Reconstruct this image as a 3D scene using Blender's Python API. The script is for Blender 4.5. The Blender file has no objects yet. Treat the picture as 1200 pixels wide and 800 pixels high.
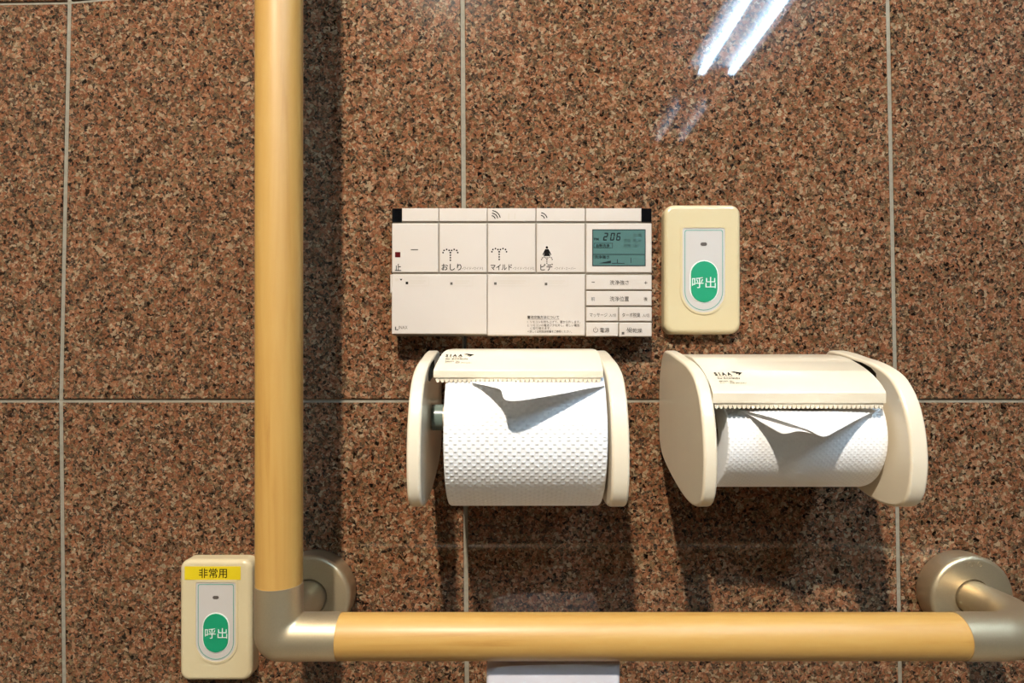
import bpy, bmesh, math, random
from mathutils import Vector, Matrix

# ------------------------------------------------------------------ camera, light, exposure
scene = bpy.context.scene
C = scene.collection
D = 0.525            # camera to wall, metres
FPX = 690.0          # focal length in pixels of a 1200 px wide frame
P = D / FPX          # metres per pixel on the wall plane
X0, Y0 = 600.0, 444.0

cam = bpy.data.cameras.new('camera')
cam.sensor_width = 36.0
cam.lens = FPX / 1200.0 * 36.0
cam.shift_y = 44.0 / 1200.0
cam.clip_start = 0.01
cam_o = bpy.data.objects.new('camera', cam)
C.objects.link(cam_o)
cam_o.location = (0, -D, 0)
cam_o.rotation_euler = (math.radians(90), 0, 0)
scene.camera = cam_o

world = bpy.data.worlds.new('world')
scene.world = world
world.use_nodes = True
world.node_tree.nodes['Background'].inputs[0].default_value = (0.75, 0.8, 0.9, 1)
world.node_tree.nodes['Background'].inputs[1].default_value = 0.02

WARM_POS = (-0.20, -1.26, 1.345)
WARM_W = 94.0
WARM_COL = (1.0, 0.91, 0.79)
WARM_CONE = 88.0
WARM_AIM = (0.14, 0.0, 0.10)
TUBE_STRENGTH = 29.0
scene.view_settings.view_transform = 'Standard'
scene.view_settings.look = 'None'
scene.view_settings.gamma = 1.0
scene.view_settings.use_curve_mapping = False
scene.view_settings.exposure = 1.35

FLOOR_Z, CEIL_Z = -0.86, 1.40
XL, XR, YB = -0.80, 1.65, -3.0


def F(px, py, h=0.0):
    """point seen at photo pixel px, py, standing h (fraction of D) off the wall"""
    k = P * (1.0 - h)
    return Vector(((px - X0) * k, -h * D, (Y0 - py) * k))


def fx(px, h=0.0):
    return (px - X0) * P * (1.0 - h)


def fz(py, h=0.0):
    return (Y0 - py) * P * (1.0 - h)


# ------------------------------------------------------------------ materials
def srgb(r, g, b):
    def f(v):
        v /= 255.0
        return v / 12.92 if v <= 0.04045 else ((v + 0.055) / 1.055) ** 2.4
    return (f(r), f(g), f(b), 1.0)


def new_mat(name):
    m = bpy.data.materials.new(name)
    m.use_nodes = True
    nt = m.node_tree
    b = nt.nodes['Principled BSDF']
    return m, nt, b


def plain(name, col, rough=0.4, metal=0.0, var=0.03, scale=60.0, spec=0.5, coat=0.0, sss=0.0):
    m, nt, b = new_mat(name)
    b.inputs['Roughness'].default_value = rough
    b.inputs['Metallic'].default_value = metal
    b.inputs['Specular IOR Level'].default_value = spec
    b.inputs['Coat Weight'].default_value = coat
    b.inputs['Coat Roughness'].default_value = 0.08
    tc = nt.nodes.new('ShaderNodeTexCoord')
    n = nt.nodes.new('ShaderNodeTexNoise')
    n.inputs['Scale'].default_value = scale
    n.inputs['Detail'].default_value = 3.0
    r = nt.nodes.new('ShaderNodeValToRGB')
    r.color_ramp.elements[0].position = 0.3
    r.color_ramp.elements[1].position = 0.7
    r.color_ramp.elements[0].color = tuple(c * (1 - var) for c in col[:3]) + (1,)
    r.color_ramp.elements[1].color = tuple(min(1, c * (1 + var)) for c in col[:3]) + (1,)
    nt.links.new(tc.outputs['Object'], n.inputs['Vector'])
    nt.links.new(n.outputs['Fac'], r.inputs['Fac'])
    nt.links.new(r.outputs['Color'], b.inputs['Base Color'])
    return m


def granite():
    m, nt, b = new_mat('polished_granite')
    L = nt.links.new
    tc = nt.nodes.new('ShaderNodeTexCoord')
    # warp so grains are not perfect cells
    nz = nt.nodes.new('ShaderNodeTexNoise')
    nz.inputs['Scale'].default_value = 260.0
    nz.inputs['Detail'].default_value = 2.0
    L(tc.outputs['Object'], nz.inputs['Vector'])
    sub = nt.nodes.new('ShaderNodeVectorMath'); sub.operation = 'SUBTRACT'
    L(nz.outputs['Color'], sub.inputs[0]); sub.inputs[1].default_value = (0.5, 0.5, 0.5)
    sc = nt.nodes.new('ShaderNodeVectorMath'); sc.operation = 'SCALE'
    L(sub.outputs[0], sc.inputs[0]); sc.inputs['Scale'].default_value = 0.006
    ad = nt.nodes.new('ShaderNodeVectorMath'); ad.operation = 'ADD'
    L(tc.outputs['Object'], ad.inputs[0]); L(sc.outputs[0], ad.inputs[1])

    def cells(scale):
        v = nt.nodes.new('ShaderNodeTexVoronoi')
        v.inputs['Scale'].default_value = scale
        L(ad.outputs[0], v.inputs['Vector'])
        s = nt.nodes.new('ShaderNodeSeparateColor')
        L(v.outputs['Color'], s.inputs[0])
        return s

    def ramp(src, stops):
        r = nt.nodes.new('ShaderNodeValToRGB')
        r.color_ramp.interpolation = 'CONSTANT'
        e = r.color_ramp.elements
        e[0].position, e[0].color = stops[0]
        e[1].position, e[1].color = stops[1]
        for p, c in stops[2:]:
            x = e.new(p); x.color = c
        L(src, r.inputs['Fac'])
        return r
    a = cells(410.0)
    ra = ramp(a.outputs[0], [(0.0, srgb(14, 13, 12)), (0.13, srgb(47, 40, 33)), (0.27, srgb(82, 57, 36)),
                             (0.40, srgb(113, 67, 44)), (0.56, srgb(128, 81, 54)), (0.70, srgb(103, 85, 60)),
                             (0.82, srgb(148, 108, 80)), (0.92, srgb(150, 131, 104))])
    c = cells(820.0)
    rc = ramp(c.outputs[1], [(0.0, srgb(10, 10, 11)), (0.14, srgb(68, 55, 38)), (0.3, srgb(103, 69, 45)),
                             (0.52, srgb(124, 77, 51)), (0.72, srgb(117, 98, 71)), (0.9, srgb(165, 135, 109))])
    mix = nt.nodes.new('ShaderNodeMix'); mix.data_type = 'RGBA'
    mix.inputs['Factor'].default_value = 0.36
    L(ra.outputs['Color'], mix.inputs['A']); L(rc.outputs['Color'], mix.inputs['B'])
    # sparse black mica flecks
    fl = cells(400.0)
    fr = ramp(fl.outputs[2], [(0.0, (1, 1, 1, 1)), (0.965, (0.12, 0.11, 0.10, 1))])
    mx = nt.nodes.new('ShaderNodeMix'); mx.data_type = 'RGBA'; mx.blend_type = 'MULTIPLY'
    mx.inputs['Factor'].default_value = 1.0
    L(mix.outputs['Result'], mx.inputs['A']); L(fr.outputs['Color'], mx.inputs['B'])
    mix = mx
    # broad clouding
    big = nt.nodes.new('ShaderNodeTexNoise')
    big.inputs['Scale'].default_value = 70.0; big.inputs['Detail'].default_value = 4.0
    L(tc.outputs['Object'], big.inputs['Vector'])
    mr = nt.nodes.new('ShaderNodeMapRange')
    L(big.outputs['Fac'], mr.inputs['Value'])
    mr.inputs['From Min'].default_value = 0.25; mr.inputs['From Max'].default_value = 0.75
    mr.inputs['To Min'].default_value = 0.74; mr.inputs['To Max'].default_value = 1.22
    mul = nt.nodes.new('ShaderNodeVectorMath'); mul.operation = 'SCALE'
    L(mix.outputs['Result'], mul.inputs[0]); L(mr.outputs['Result'], mul.inputs['Scale'])
    L(mul.outputs[0], b.inputs['Base Color'])
    b.inputs['Roughness'].default_value = 0.2
    b.inputs['Specular IOR Level'].default_value = 0.03
    b.inputs['Coat Weight'].default_value = 0.65
    b.inputs['Coat Roughness'].default_value = 0.025
    b.inputs['Coat IOR'].default_value = 1.5
    return m


def wood():
    m, nt, b = new_mat('light_maple')
    L = nt.links.new
    uv = nt.nodes.new('ShaderNodeUVMap')
    mp = nt.nodes.new('ShaderNodeMapping')
    mp.inputs['Scale'].default_value = (95.0, 5.0, 1.0)
    L(uv.outputs['UV'], mp.inputs['Vector'])
    n = nt.nodes.new('ShaderNodeTexNoise')
    n.inputs['Scale'].default_value = 1.0; n.inputs['Detail'].default_value = 6.0
    n.inputs['Roughness'].default_value = 0.6; n.inputs['Distortion'].default_value = 0.6
    L(mp.outputs['Vector'], n.inputs['Vector'])
    r = nt.nodes.new('ShaderNodeValToRGB')
    e = r.color_ramp.elements
    e[0].position = 0.22; e[0].color = srgb(159, 110, 49)
    e[1].position = 0.42; e[1].color = srgb(180, 136, 68)
    x = e.new(0.7); x.color = srgb(188, 148, 80)
    L(n.outputs['Fac'], r.inputs['Fac'])
    L(r.outputs['Color'], b.inputs['Base Color'])
    b.inputs['Roughness'].default_value = 0.5
    b.inputs['Coat Weight'].default_value = 0.2
    b.inputs['Coat Roughness'].default_value = 0.32
    return m


def paper(name, period, strength, col=(0.87, 0.86, 0.85, 1)):
    m, nt, b = new_mat(name)
    L = nt.links.new
    b.inputs['Base Color'].default_value = col
    b.inputs['Roughness'].default_value = 0.9
    b.inputs['Specular IOR Level'].default_value = 0.15
    uv = nt.nodes.new('ShaderNodeUVMap')
    s = nt.nodes.new('ShaderNodeSeparateXYZ')
    L(uv.outputs['UV'], s.inputs[0])
    outs = []
    for ax in (0, 1):
        q = nt.nodes.new('ShaderNodeMath'); q.operation = 'MULTIPLY'
        L(s.outputs[ax], q.inputs[0]); q.inputs[1].default_value = 2 * math.pi / period
        w = nt.nodes.new('ShaderNodeMath'); w.operation = 'SINE'
        L(q.outputs[0], w.inputs[0])
        outs.append(w)
    pr = nt.nodes.new('ShaderNodeMath'); pr.operation = 'MULTIPLY'
    L(outs[0].outputs[0], pr.inputs[0]); L(outs[1].outputs[0], pr.inputs[1])
    mx = nt.nodes.new('ShaderNodeMath'); mx.operation = 'MAXIMUM'
    L(pr.outputs[0], mx.inputs[0]); mx.inputs[1].default_value = 0.0
    bp = nt.nodes.new('ShaderNodeBump')
    bp.inputs['Strength'].default_value = strength
    bp.inputs['Distance'].default_value = 0.0006
    L(mx.outputs[0], bp.inputs['Height'])
    L(bp.outputs['Normal'], b.inputs['Normal'])
    return m


def emit(name, col, strength):
    m, nt, b = new_mat(name)
    b.inputs['Base Color'].default_value = (0.8, 0.8, 0.8, 1)
    b.inputs['Emission Color'].default_value = col
    b.inputs['Emission Strength'].default_value = strength
    return m


M = {}
M['granite'] = granite()
M['grout'] = plain('grout', srgb(134, 126, 109), 0.85, var=0.12, scale=300)
M['wood'] = wood()
M['steel'] = plain('champagne_satin_metal', srgb(196, 178, 146), 0.42, metal=0.82, var=0.03, scale=900)
M['cream'] = plain('cream_plastic', srgb(217, 203, 178), 0.28, var=0.012, scale=30, coat=0.3)
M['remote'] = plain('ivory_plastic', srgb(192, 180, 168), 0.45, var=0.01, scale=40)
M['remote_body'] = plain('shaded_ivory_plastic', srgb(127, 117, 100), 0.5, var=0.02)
M['plate'] = plain('cream_yellow_plastic', srgb(199, 182, 143), 0.3, var=0.012, scale=40, coat=0.3)
M['plate_old'] = plain('aged_cream_plastic', srgb(198, 182, 145), 0.32, var=0.02, scale=40, coat=0.3)
M['panel'] = plain('pale_grey_film', srgb(185, 178, 171), 0.5, var=0.01)
M['panel_rim'] = plain('panel_rim_grey', srgb(194, 187, 171), 0.45, var=0.01)
M['teal_line'] = plain('teal_print', srgb(76, 145, 127), 0.5)
M['green'] = plain('green_button', srgb(17, 138, 96), 0.45, var=0.02)
M['white_print'] = plain('white_print', srgb(214, 217, 210), 0.5)
M['black_print'] = plain('dark_print', srgb(20, 18, 16), 0.8, spec=0.1)
M['grey_print'] = plain('grey_print', srgb(88, 82, 76), 0.8, spec=0.1)
M['faint_print'] = plain('faint_print', srgb(188, 175, 158), 0.6)
M['red_print'] = plain('dark_red_print', srgb(74, 3, 6), 0.7, spec=0.1)
M['black_gloss'] = plain('black_window', srgb(10, 10, 11), 0.08, var=0.0)
M['led'] = plain('dark_led', srgb(90, 82, 76), 0.3)
M['lcd'] = plain('lcd_glass', srgb(78, 108, 104), 0.12, var=0.02, scale=40)
M['lcd_ink'] = plain('lcd_ink', srgb(17, 30, 31), 0.3)
M['lcd_faint'] = plain('lcd_faint_ink', srgb(62, 88, 86), 0.3)
M['yellow'] = plain('yellow_tape', srgb(208, 183, 18), 0.5, var=0.03)
M['teal_plastic'] = plain('teal_grey_plastic', srgb(101, 115, 107), 0.25)
M['slot_shade'] = plain('recess_shade', srgb(58, 46, 26), 0.7)  # shade deep in the side plate slot, put into its wall colour
M['cable'] = plain('black_rubber', srgb(14, 13, 12), 0.5)
M['cardboard'] = plain('cardboard', srgb(176, 150, 118), 0.9, var=0.06, scale=200)
M['paper_dots'] = paper('embossed_tissue', 0.0062, 0.75)
M['paper_fine'] = paper('fine_embossed_tissue', 0.0044, 0.35)
M['flap'] = paper('folded_tissue', 0.0044, 0.12)
M['sheet'] = plain('pale_sheet', srgb(206, 203, 210), 0.5, var=0.06, scale=14)
M['wall_paint'] = plain('beige_wall_paint', srgb(74, 71, 70), 0.8, var=0.03, scale=4)
M['partition'] = plain('cream_partition', srgb(196, 174, 142), 0.6, var=0.02, scale=4)
M['ceiling_paint'] = plain('ceiling_paint', srgb(140, 137, 134), 0.9, var=0.02, scale=3)
M['floor_tile'] = plain('brown_floor', srgb(168, 150, 126), 0.4, var=0.1, scale=9)
M['fitting'] = plain('white_metal_fitting', srgb(225, 225, 225), 0.4, var=0.01)
M['tube_light'] = emit('fluorescent_tube', (0.50, 0.75, 1.0, 1), TUBE_STRENGTH)
M['tube_dim'] = emit('dim_fluorescent_tube', (0.50, 0.75, 1.0, 1), TUBE_STRENGTH * 0.07)
M['bulb'] = emit('warm_bulb', (1.0, 0.72, 0.45, 1), 6.0)


# ------------------------------------------------------------------ mesh helpers
def link(name, me, mats, parent=None):
    o = bpy.data.objects.new(name, me)
    for m in mats if isinstance(mats, (list, tuple)) else [mats]:
        me.materials.append(m)
    C.objects.link(o)
    if parent is not None:
        base = parent.matrix_basis.translation.copy()
        q = parent.parent
        while q is not None:
            base += q.matrix_basis.translation
            q = q.parent
        me.transform(Matrix.Translation(-base))
        o.parent = parent
    return o


def finish(name, bm, mats, parent=None, angle=35, smooth=True, wn=False):
    bmesh.ops.recalc_face_normals(bm, faces=bm.faces[:])
    me = bpy.data.meshes.new(name)
    bm.to_mesh(me)
    bm.free()
    if smooth:
        for p in me.polygons:
            p.use_smooth = True
        me.set_sharp_from_angle(angle=math.radians(angle))
    o = link(name, me, mats, parent)
    if wn:
        md = o.modifiers.new('weighted', 'WEIGHTED_NORMAL')
        md.keep_sharp = True
        md.weight = 100
        md.mode = 'FACE_AREA'
    return o


def tag(o, label, cat=None, group=None, kind=None):
    if label: o['label'] = label
    if cat: o['category'] = cat
    if group: o['group'] = group
    if kind: o['kind'] = kind
    return o


def empty(name, loc):
    o = bpy.data.objects.new(name, None)
    o.empty_display_size = 0.02
    o.location = loc
    C.objects.link(o)
    return o


def bm_prism(bm, poly, y0, y1, bevel=0.0, seg=3, back=False):
    """poly: list of (x, z); extruded along y from y0 (wall side) to y1 (camera side); front rim bevelled"""
    a = [bm.verts.new((x, y0, z)) for x, z in poly]
    b = [bm.verts.new((x, y1, z)) for x, z in poly]
    n = len(poly)
    fb = bm.faces.new(a)
    ff = bm.faces.new(b)
    for i in range(n):
        bm.faces.new((a[i], a[(i + 1) % n], b[(i + 1) % n], b[i]))
    if bevel > 0:
        es = list(ff.edges) + (list(fb.edges) if back else [])
        bmesh.ops.bevel(bm, geom=es, offset=bevel, segments=seg, profile=0.5, affect='EDGES')


def rrect(x0, x1, z0, z1, r, n=6):
    if x0 > x1: x0, x1 = x1, x0
    if z0 > z1: z0, z1 = z1, z0
    r = min(r, (x1 - x0) / 2 - 1e-6, (z1 - z0) / 2 - 1e-6)
    if r <= 0:
        return [(x0, z0), (x1, z0), (x1, z1), (x0, z1)]
    pts = []
    for cx, cz, a0 in ((x1 - r, z0 + r, -90), (x1 - r, z1 - r, 0), (x0 + r, z1 - r, 90), (x0 + r, z0 + r, 180)):
        for k in range(n + 1):
            a = math.radians(a0 + 90.0 * k / n)
            pts.append((cx + r * math.cos(a), cz + r * math.sin(a)))
    return pts


def bm_loft(bm, rings):
    R = [[bm.verts.new(p) for p in ring] for ring in rings]
    n = len(R[0])
    for a, b in zip(R, R[1:]):
        for i in range(n):
            bm.faces.new((a[i], a[(i + 1) % n], b[(i + 1) % n], b[i]))
    bm.faces.new(R[0]); bm.faces.new(R[-1])


def tombstone(x0, x1, z_top, z_bot, r_top, n=16):
    """rounded panel: small corner radius at the top, half-round bottom"""
    w = (x1 - x0) / 2
    cx = (x0 + x1) / 2
    pts = []
    for k in range(n + 1):
        a = math.pi + math.pi * k / n
        pts.append((cx + w * math.cos(a), z_bot + w + w * math.sin(a)))
    for c, a0 in ((x1 - r_top, 0), (x0 + r_top, 90)):
        for k in range(5):
            a = math.radians(a0 + 90 * k / 4)
            pts.append((c + r_top * math.cos(a), z_top - r_top + r_top * math.sin(a)))
    return pts


def prism(name, poly, y0, y1, m, parent=None, bevel=0.0, seg=3, angle=35):
    bm = bmesh.new()
    bm_prism(bm, poly, y0, y1, bevel, seg)
    return finish(name, bm, m, parent, angle, wn=True)


def ring_poly(bm, outer, inner, y0, y1):
    """flat ring between two equal-length outlines, y0..y1 thick"""
    n = len(outer)
    vs = [[bm.verts.new((x, y, z)) for x, z in pl] for pl, y in ((outer, y1), (inner, y1), (inner, y0), (outer, y0))]
    for i in range(n):
        j = (i + 1) % n
        for k in range(4):
            A, B = vs[k], vs[(k + 1) % 4]
            bm.faces.new((A[i], A[j], B[j], B[i]))


def catmull(pts, per=6, closed=True):
    out = []
    n = len(pts)
    rng = n if closed else n - 1
    for i in range(rng):
        if closed:
            p = [Vector(pts[(i + k) % n]) for k in (-1, 0, 1, 2)]
        else:
            p = [Vector(pts[min(max(i + k, 0), n - 1)]) for k in (-1, 0, 1, 2)]
        for s in range(per):
            t = s / per
            out.append(tuple(0.5 * ((2 * p[1]) + (-p[0] + p[2]) * t + (2 * p[0] - 5 * p[1] + 4 * p[2] - p[3]) * t * t
                                    + (-p[0] + 3 * p[1] - 3 * p[2] + p[3]) * t ** 3)))
    if not closed:
        out.append(tuple(pts[-1]))
    return out


def tube(path, radii, seg=40, cap=True, uv=False, bm=None):
    """sweep a circle along path (list of Vectors) with parallel transport"""
    bm = bm or bmesh.new()
    path = [Vector(p) for p in path]
    n = len(path)
    if not isinstance(radii, (list, tuple)):
        radii = [radii] * n
    tans = []
    for i in range(n):
        a = path[max(i - 1, 0)]; b = path[min(i + 1, n - 1)]
        tans.append((b - a).normalized())
    t = tans[0]
    ref = Vector((0, -1, 0)) if abs(t.y) < 0.9 else Vector((1, 0, 0))
    u = (ref - t * ref.dot(t)).normalized()
    rings = []
    dist = 0
    ds = []
    for i in range(n):
        if i:
            q = tans[i - 1].rotation_difference(tans[i])
            u = q @ u
            dist += (path[i] - path[i - 1]).length
        ds.append(dist)
        v = tans[i].cross(u)
        rings.append([bm.verts.new(path[i] + radii[i] * (math.cos(2 * math.pi * k / seg) * u + math.sin(2 * math.pi * k / seg) * v)) for k in range(seg)])
    lay = bm.loops.layers.uv.verify() if uv else None
    for i in range(n - 1):
        for k in range(seg):
            f = bm.faces.new((rings[i][k], rings[i][(k + 1) % seg], rings[i + 1][(k + 1) % seg], rings[i + 1][k]))
            if uv:
                c = 2 * math.pi * radii[i] / seg
                for l, (uu, vv) in zip(f.loops, ((k * c, ds[i]), ((k + 1) * c, ds[i]), ((k + 1) * c, ds[i + 1]), (k * c, ds[i + 1]))):
                    l[lay].uv = (uu, vv)
    if cap:
        bm.faces.new(rings[0]); bm.faces.new(rings[-1])
    return bm


def lathe_y(bm, cx, cz, prof, seg=64):
    """revolve profile (r, y) about the y axis through cx, cz"""
    rings = []
    for r, y in prof:
        if r < 1e-6:
            rings.append([bm.verts.new((cx, y, cz))])
        else:
            rings.append([bm.verts.new((cx + r * math.cos(2 * math.pi * k / seg), y, cz + r * math.sin(2 * math.pi * k / seg))) for k in range(seg)])
    for a, b in zip(rings, rings[1:]):
        for k in range(seg):
            j = (k + 1) % seg
            if len(a) == 1 and len(b) == 1: continue
            if len(a) == 1: bm.faces.new((a[0], b[j], b[k]))
            elif len(b) == 1: bm.faces.new((a[k], a[j], b[0]))
            else: bm.faces.new((a[k], a[j], b[j], b[k]))


def text_mesh(body, weight=0.0):
    cu = bpy.data.curves.new('lettering', 'FONT')
    cu.body = body
    cu.size = 1.0
    cu.offset = weight
    cu.resolution_u = 3
    o = bpy.data.objects.new('lettering', cu)
    C.objects.link(o)
    bpy.context.view_layer.update()
    dg = bpy.context.evaluated_depsgraph_get()
    me = bpy.data.meshes.new_from_object(o.evaluated_get(dg))
    bpy.data.objects.remove(o)
    bpy.data.curves.remove(cu)
    me.materials.clear()
    return me


def text_into(bm, body, box, weight=0.0, keep=False, place=None):
    """lay lettering into the box (x0, x1, z0, z1); place maps (x, z) to 3-D"""
    me = text_mesh(body, weight)
    xs = [v.co.x for v in me.vertices]; ys = [v.co.y for v in me.vertices]
    x0, x1, z0, z1 = box
    sx = (x1 - x0) / (max(xs) - min(xs)); sz = (z1 - z0) / (max(ys) - min(ys))
    vs = []
    for v in me.vertices:
        x = x0 + (v.co.x - min(xs)) * sx
        z = z0 + (v.co.y - min(ys)) * sz
        vs.append(bm.verts.new(place(x, z)))
    for p in me.polygons:
        try:
            bm.faces.new([vs[i] for i in p.vertices])
        except ValueError:
            pass
    bpy.data.meshes.remove(me)


def px_place(h):
    return lambda x, z: F(x, z, h)


def prints(name, items, h, m, parent, extra=None, place=None):
    """items: (text, px0, px1, py_top, py_bottom, weight) printed flat at height h; extra: list of pixel polygons"""
    bm = bmesh.new()
    pl = place or px_place(h)
    for it in items:
        body, a, b, t, u = it[:5]
        w = it[5] if len(it) > 5 else 0.0
        text_into(bm, body, (a, b, u, t), w, place=pl)
    for poly in extra or []:
        bm.faces.new([bm.verts.new(pl(x, y)) for x, y in poly])
    for f in bm.faces:
        f.normal_update()
        if f.normal.y > 0:
            f.normal_flip()
    me = bpy.data.meshes.new(name)
    bm.to_mesh(me); bm.free()
    return link(name, me, m, parent)


def circ(cx, cy, r, n=10):
    return [(cx + r * math.cos(2 * math.pi * k / n), cy + r * math.sin(2 * math.pi * k / n)) for k in range(n)]


def arc_band(cx, cy, r, w, a0, a1, n=8):
    o = [(cx + (r + w / 2) * math.cos(math.radians(a0 + (a1 - a0) * k / n)), cy - (r + w / 2) * math.sin(math.radians(a0 + (a1 - a0) * k / n))) for k in range(n + 1)]
    i = [(cx + (r - w / 2) * math.cos(math.radians(a0 + (a1 - a0) * k / n)), cy - (r - w / 2) * math.sin(math.radians(a0 + (a1 - a0) * k / n))) for k in range(n + 1)]
    return o + i[::-1]


def rect(a, b, t, u):
    return [(a, t), (b, t), (b, u), (a, u)]


# ------------------------------------------------------------------ the room
def granite_wall():
    cols = [-1500 + 600, None]
    # joint lines: photo x at rows y = -30, 469.5, 830, and their neighbours outside the frame
    xs = [(-880, -880, -880), (-410, -412, -410), (80.4, 70.5, 75.5), (542, 544.5, 548), (1041, 1050.5, 1058), (1530, 1540, 1545), (2020, 2030, 2035), (2800, 2800, 2800)]
    ys = [-1400, -930, -462, 0, 469.5, 938, 1406, 1600]
    gv, gh, bv = 2.6, 2.0, 0.9

    def jx(c, y):
        a, b, d = xs[c]
        if y <= 469.5:
            t = max(0.0, (469.5 - y) / 469.5)
            return b + (a - b) * min(t, 1.0)
        return b + (d - b) * min(1.0, (y - 469.5) / 330.0)

    def jy(r, x):
        if r == 3:           # the joint across the top dips at its left end
            return 9.5 - 0.088 * max(0.0, x + 2) if -2 < x < 160 else (9.5 if x <= -2 else -4.5)
        return ys[r]
    bm = bmesh.new()
    # grout bed
    vs = [bm.verts.new(v) for v in ((XL, 0.0016, FLOOR_Z), (XR, 0.0016, FLOOR_Z), (XR, 0.0016, CEIL_Z), (XL, 0.0016, CEIL_Z))]
    f = bm.faces.new(vs); f.material_index = 1
    for r in range(len(ys) - 1):
        for c in range(len(xs) - 1):
            # corner order: top-left, top-right, bottom-right, bottom-left, with mid points where the joints bend
            def pt(cc, rr, sx, sy, inset):
                x_guess = xs[cc][1]
                y = ys[rr]
                x = jx(cc, y) + sx * (gv + inset)
                return x, jy(rr, x) + sy * (gh + inset)
            top_extra = []
            rings = []
            for inset, yy in ((0.0, 0.0016), (0.0, 0.0006), (bv, 0.0)):
                tl = pt(c, r, 1, 1, inset); tr = pt(c + 1, r, -1, 1, inset)
                br = pt(c + 1, r + 1, -1, -1, inset); bl = pt(c, r + 1, 1, -1, inset)
                ring = [tl]
                if (r == 3 and c == 2):
                    ring.append((159, jy(3, 159) + gh + inset))
                ring += [tr, br]
                if (r == 2 and c == 2):
                    ring.append((159, jy(3, 159) - gh - inset))
                ring.append(bl)
                rings.append([Vector(((x - X0) * P, yy, (Y0 - y) * P)) for x, y in ring])
            # clip to the wall
            ok = all(XL - 0.001 <= v.x <= XR + 0.001 and FLOOR_Z - 0.001 <= v.z <= CEIL_Z + 0.001 for v in rings[0])
            if not ok:
                for ring in rings:
                    for v in ring:
                        v.x = min(max(v.x, XL), XR); v.z = min(max(v.z, FLOOR_Z), CEIL_Z)
                if (rings[0][0] - rings[0][2]).length < 0.02 or abs(rings[0][0].x - rings[0][2].x) < 0.004 or abs(rings[0][0].z - rings[0][2].z) < 0.004:
                    continue
            R = [[bm.verts.new(v) for v in ring] for ring in rings]
            n = len(R[0])
            for a, b in zip(R, R[1:]):
                for i in range(n):
                    bm.faces.new((a[i], a[(i + 1) % n], b[(i + 1) % n], b[i]))
            bm.faces.new(R[-1])
    me = bpy.data.meshes.new('wall_back')
    bmesh.ops.recalc_face_normals(bm, faces=bm.faces[:])
    for fc in bm.faces:
        if abs(fc.normal.y) > 0.9 and fc.normal.y > 0:
            fc.normal_flip()
    bm.to_mesh(me); bm.free()
    o = link('wall_back', me, [M['granite'], M['grout']])
    return tag(o, 'polished red brown granite tile wall with beige grout', None, None, 'structure')


def slab(name, x0, x1, y0, y1, z0, z1, m, label):
    bm = bmesh.new()
    bmesh.ops.create_cube(bm, size=1.0)
    for v in bm.verts:
        v.co = Vector((x0 + (v.co.x + .5) * (x1 - x0), y0 + (v.co.y + .5) * (y1 - y0), z0 + (v.co.z + .5) * (z1 - z0)))
    o = finish(name, bm, m, None, smooth=False)
    return tag(o, label, None, None, 'structure')


granite_wall()
T = 0.05
slab('floor', XL, XR, YB, 0.0, FLOOR_Z - T, FLOOR_Z, M['floor_tile'], 'brown floor of the washroom')
slab('ceiling', XL, XR, YB, 0.0, CEIL_Z, CEIL_Z + T, M['ceiling_paint'], 'pale ceiling of the washroom')
slab('wall_left', XL - T, XL, YB, 0.0, FLOOR_Z, CEIL_Z, M['partition'], 'beige side wall of the washroom')
slab('wall_right', XR, XR + T, YB, 0.0, FLOOR_Z, CEIL_Z, M['wall_paint'], 'beige side wall of the washroom')
slab('wall_front', XL, XR, YB - T, YB, FLOOR_Z, CEIL_Z, M['wall_paint'], 'beige wall opposite the granite wall')


# ------------------------------------------------------------------ lamps
def tube_fitting(x, y0, y1, mt, label):
    t = empty('fluorescent_fitting', (x, (y0 + y1) / 2, CEIL_Z))
    bm = bmesh.new()
    bm2 = [(x - 0.13, CEIL_Z - 0.02), (x + 0.13, CEIL_Z - 0.02), (x + 0.11, CEIL_Z), (x - 0.11, CEIL_Z)]
    bm_prism(bm, bm2, y0 - 0.02, y1 + 0.02)
    finish('housing', bm, M['fitting'], t)
    for dx in (-0.066, 0.066):
        b = tube([Vector((x + dx, y0, CEIL_Z - 0.045)), Vector((x + dx, y1, CEIL_Z - 0.045))], 0.0155, seg=12)
        finish('tube', b, mt, t)
        for yy in (y0, y1):
            bb = bmesh.new()
            bm_prism(bb, rrect(x + dx - 0.012, x + dx + 0.012, CEIL_Z - 0.064, CEIL_Z - 0.019, 0.003), yy - 0.012, yy + 0.012)
            finish('tube_holder', bb, M['fitting'], t)
    return tag(t, label, 'ceiling light', 'fluorescent ceiling lights')


tube_fitting(0.905, -2.08, -0.60, M['tube_light'], 'bright twin tube ceiling light mirrored in the granite at the top')
tube_fitting(0.890, -2.80, -2.34, M['tube_dim'], 'dim twin tube ceiling light behind the bright one')

dl = empty('downlight', (WARM_POS[0], WARM_POS[1], CEIL_Z))
bm = bmesh.new()
lathe = []
seg = 40
prof = [(0.036, CEIL_Z - 0.001), (0.048, CEIL_Z - 0.006), (0.056, CEIL_Z - 0.004), (0.058, CEIL_Z)]
rg = [[bm.verts.new((WARM_POS[0] + r * math.cos(2 * math.pi * k / seg), WARM_POS[1] + r * math.sin(2 * math.pi * k / seg), z)) for k in range(seg)] for r, z in prof]
for a, b in zip(rg, rg[1:]):
    for k in range(seg):
        bm.faces.new((a[k], a[(k + 1) % seg], b[(k + 1) % seg], b[k]))
finish('trim_ring', bm, M['fitting'], dl)
bm = bmesh.new()
bmesh.ops.create_uvsphere(bm, u_segments=20, v_segments=12, radius=0.026)
for v in bm.verts:
    v.co = v.co + Vector((WARM_POS[0], WARM_POS[1], CEIL_Z - 0.022))
finish('bulb', bm, M['bulb'], dl)
tag(dl, 'round warm ceiling spotlight above the grab rail', 'ceiling light')
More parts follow.
